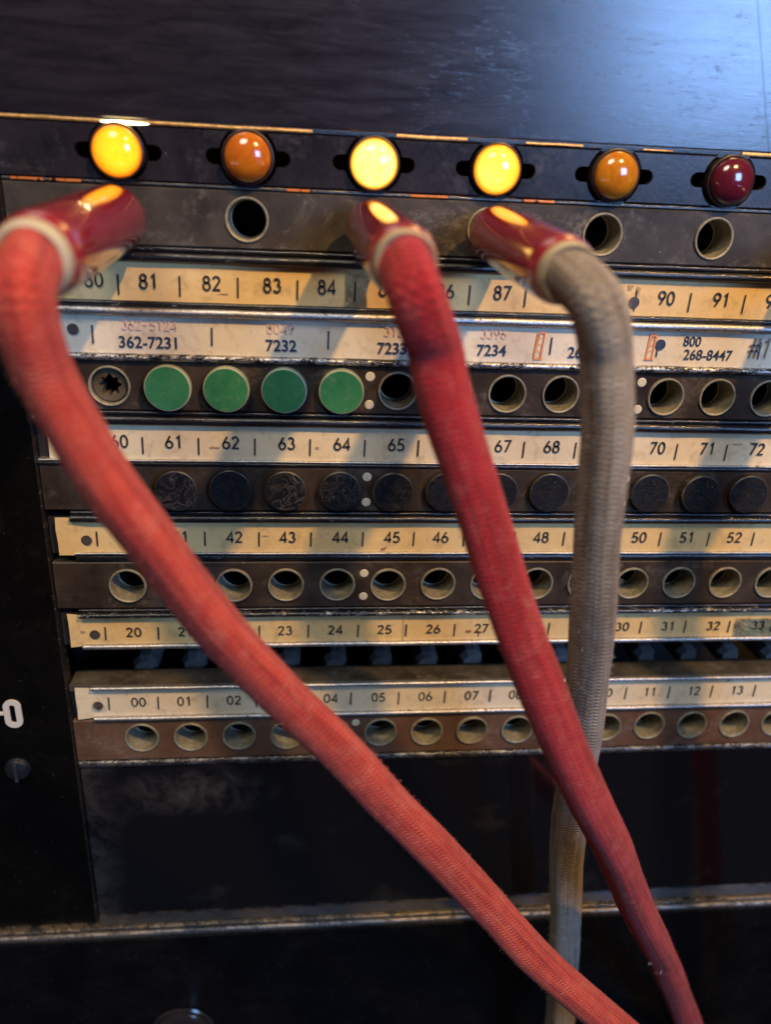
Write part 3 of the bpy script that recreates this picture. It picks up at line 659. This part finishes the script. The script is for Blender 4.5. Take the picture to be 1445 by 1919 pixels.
CL = ['black cap under the salmon red cord, left end of the row of black caps', 'badly flaked black cap at the salmon red cord, under the figures 61', 'clean dark black cap under the figures 62', 'scratched black cap under the figures 63',
      'chipped black cap left of the pair of rivets, under 64', 'black cap just right of the pair of rivets, under 65', 'black cap half hidden by the left edge of the crimson cord', 'black cap peeping out right of the crimson cord',
      'black cap alone between the crimson and grey cords, under 68', 'black cap behind the grey cord', 'smooth black cap right of the grey cord, under 70', 'black cap second right of the grey cord, under 71', 'black cap near the right edge, under 72', 'black cap cut by the right edge of the frame']
BC = cap_mesh('black_cap', .387, M['black_cap'], M['cap_rim'], .12); BF = cap_mesh('black_cap', .387, M['flaky_cap'], M['cap_rim'], .12)
for k in list(range(0, 14)):
    o = link('black_cap', BF if k in (1, 3, 4) else BC, None, (k+(.03 if k < 2 else 0), 0, -1.885)); o.rotation_euler = (random.uniform(-.05, .05), random.uniform(0, 6), random.uniform(-.05, .05)); o.location.y -= random.uniform(0, .04)*S
    ex = {1: 'badly flaked ', 4: 'chipped ', 3: 'scratched '}.get(k, '')
    tag(o, CL[k], 'plug cap', 'black caps in the jacks')

# ------------------------------------------------------------------ plugs and cords
def catmull(P, per=14):
    out = []; n = len(P)
    for i in range(n-1):
        p0 = P[max(i-1, 0)]; p1 = P[i]; p2 = P[i+1]; p3 = P[min(i+2, n-1)]
        for k in range(per):
            t = k/per; out.append(.5*((2*p1)+(p2-p0)*t+(2*p0-5*p1+4*p2-p3)*t*t+(3*p1-p0-3*p2+p3)*t**3))
    out.append(P[-1]); return out
def cord_mesh(path, R, seed, nv=60, twist=.35, lobe=.05):
    v = []; f = []; uvs = []; nrm = Vector((1, 0, 0)); ln = 0; us = []; frames = []
    for i, p in enumerate(path):
        t = (path[min(i+1, len(path)-1)]-path[max(i-1, 0)]).normalized()
        nrm = (nrm-t*nrm.dot(t)).normalized(); b = t.cross(nrm)
        if i: ln += (p-path[i-1]).length
        us.append(ln); frames.append((p, t, nrm.copy(), b))
        rr = R*(1+.06*noise.noise(Vector((ln*.7, seed, 0))))
        for k in range(nv):
            a = 2*PI*k/nv; q = 1+lobe*math.cos(3*a+twist*ln+seed)-lobe*.5+.018*noise.noise(Vector((ln*1.6, math.cos(a)*1.5+seed, math.sin(a)*1.5)))
            v.append(p+(nrm*math.cos(a)+b*math.sin(a))*rr*q)
    for i in range(len(path)-1):
        for k in range(nv):
            k2 = (k+1) % nv; f.append((i*nv+k, i*nv+k2, (i+1)*nv+k2, (i+1)*nv+k))
            va, vb = k/nv, (k+1)/nv; uvs += [(us[i], va), (us[i], vb), (us[i+1], vb), (us[i+1], va)]
    return v, f, uvs, frames
def fuzz_mesh(frames, R, count, seed):
    rnd = random.Random(seed); mb = MB()
    for _ in range(count):
        p, t, n, b = rnd.choice(frames[3:]); a = rnd.uniform(0, 2*PI); o = n*math.cos(a)+b*math.sin(a); q = p+t*rnd.uniform(-.08, .08)+o*R*.96
        d = (o*rnd.uniform(.4, 1)+t*rnd.uniform(-1, 1)+o.cross(t)*rnd.uniform(-1, 1)).normalized(); L = rnd.uniform(.02, .06); s = d.cross(o+t*.1).normalized()*.0018
        m = q+d*L*.5+o*.01; e = q+d*L+t*rnd.uniform(-.03, .03)
        mb.add([q-s, q+s, m+s, m-s, e], [(0, 1, 2, 3), (3, 2, 4)])
    return mb
def patch_cord(label, hole, end, pts, cm, fm, seed, Rs=.45, R=.345):
    h = Vector(hole); e = Vector(end); ax = (e-h).normalized(); L = (e-h).length
    t = thing('patch_cord', label, 'patch cord', hole, 'patch cords plugged into the top jack strip')
    v, f = revolve([(.0, -.2), (.24, -.2), (.24, .42), (.30, .45)], 28, h, ax); obj('plug_tip', v, f, M['plug_metal'], t, smooth=40)
    prof = [(.28, .34), (.36, .36), (Rs*.93, .44), (Rs*.99, .56), (Rs, .75), (Rs, L*.55), (Rs*.99, L-.40), (Rs*.97, L-.20), (Rs*.90, L-.08), (Rs*.84, L-.04)]
    v, f = revolve(prof, 48, h, ax); obj('plug_shell', v, f, M['plug'], t, smooth=60)
    prof = [(Rs*.86, L-.10), (Rs*.87, L-.02), (Rs*.85, L+.05), (Rs*.80, L+.10), (R*1.04, L+.12), (R*.9, L+.08), (R*.9, L-.1)]
    v, f = revolve(prof, 48, h, ax); obj('grommet', v, f, M['grommet'], t, smooth=60)
    P = [e-ax*.3, e]+[Vector(p) for p in pts]
    path = catmull(P); v, f, uvs, fr = cord_mesh(path, R, seed); obj('braided_cord', v, f, cm, t, smooth=80, uvs=uvs)
    mb = fuzz_mesh(fr, R, 4200, seed); o = obj('fuzz', mb.v, mb.f, fm, t); o['kind'] = 'stuff'
    return t, fr
c1, fr1 = patch_cord('salmon red braided cord, leftmost, its maroon plug under the first lit lamp', (.42, 0, 2.78), (.36, -4.40, 2.50),
    [(.36, -4.86, 2.26), (.38, -4.93, 1.9), (.46, -4.82, 1.33), (.69, -4.75, .70), (.98, -4.7, .03), (1.39, -4.65, -.69), (1.82, -4.55, -1.49), (2.35, -4.45, -2.37), (3.04, -4.35, -3.32), (3.87, -4.25, -4.37), (4.68, -4.1, -5.56), (5.62, -4.0, -6.82), (6.62, -3.9, -8.22), (7.69, -3.85, -9.69), (9.34, -3.9, -11.51), (11.27, -4.0, -13.52)],
    M['cord_salmon'], M['fuzz_salmon'], 1.3, Rs=.50)
c2, fr2 = patch_cord('crimson braided cord in the middle, its maroon plug under the brightest lamp', (4.39, 0, 2.78), (4.53, -4.05, 2.57),
    [(4.62, -4.42, 2.30), (4.77, -4.40, 1.95), (4.93, -4.25, 1.6), (5.04, -4.27, 1.17), (5.22, -4.32, .65), (5.50, -4.35, -.06), (5.78, -4.4, -.8), (6.05, -4.5, -1.55), (6.35, -4.62, -2.3), (6.71, -4.72, -3.12), (7.15, -4.72, -4.07), (7.73, -4.55, -5.23), (8.61, -4.05, -6.88), (9.7, -3.3, -9.11), (11.26, -2.2, -12.08), (13.04, -1.2, -15.77), (14.63, -.9, -19.12)],
    M['cord_crimson'], M['fuzz_crimson'], 2.1)
c4, fr4 = patch_cord('crimson cord just past the right edge, seen as a red reflection in the glossy panel', (12.36, 0, 2.78), (12.55, -3.9, 2.55),
    [(12.75, -4.3, 2.2), (12.95, -4.35, 1.6), (13.2, -4.3, .4), (13.5, -4.2, -2), (13.95, -3.9, -6), (14.45, -3.4, -10), (15.0, -3.0, -13), (15.8, -2.4, -17.5)], M['cord_crimson'], M['fuzz_crimson'], 6.1)
c3, fr3 = patch_cord('grey-brown braided cord hanging almost straight down from the plug under the lit yellow lamp', (6.38, 0, 2.78), (6.58, -3.9, 2.50),
    [(6.78, -4.3, 2.28), (6.96, -4.32, 1.93), (7.08, -4.24, 1.6), (7.16, -4.25, 1.21), (7.26, -4.25, .65), (7.33, -4.2, -.11), (7.42, -4.1, -.93), (7.57, -3.95, -1.85), (7.76, -3.7, -2.91), (7.95, -3.4, -4.12), (8.15, -3.05, -5.48), (8.41, -2.5, -7.19), (8.66, -2.1, -8.95), (8.93, -1.9, -10.67), (9.15, -1.8, -12.43), (9.37, -1.75, -14.63), (9.59, -1.7, -17.1)],
    M['cord_grey'], M['fuzz_grey'], 4.4)
# pale lint caught low on the crimson cord
mb = MB(); rnd = random.Random(5)
for p, t, n, b in fr2:
    if -13.2 < p.z < -11.0:
        for _ in range(5):
            o = (Vector((-.75, -.6, .1))+Vector((rnd.uniform(-.4, .4), rnd.uniform(-.4, .4), rnd.uniform(-.3, .3)))).normalized()
            if noise.noise(p*1.9) < -.05 or rnd.random() < .5: continue
            q = p+o*.35; d = (t*rnd.uniform(-1, 1)+o.cross(t)*rnd.uniform(-1, 1)).normalized(); L = rnd.uniform(.06, .2); s = d.cross(o).normalized()*.008
            mb.add([q-s, q+s, q+d*L+o*.04+s, q+d*L+o*.04-s], [(0, 1, 2, 3)])
o = obj('lint', mb.v, mb.f, M['lint'], c2); o['kind'] = 'stuff'

for o in bpy.data.objects:
    if '_w' in o: del o['_w']
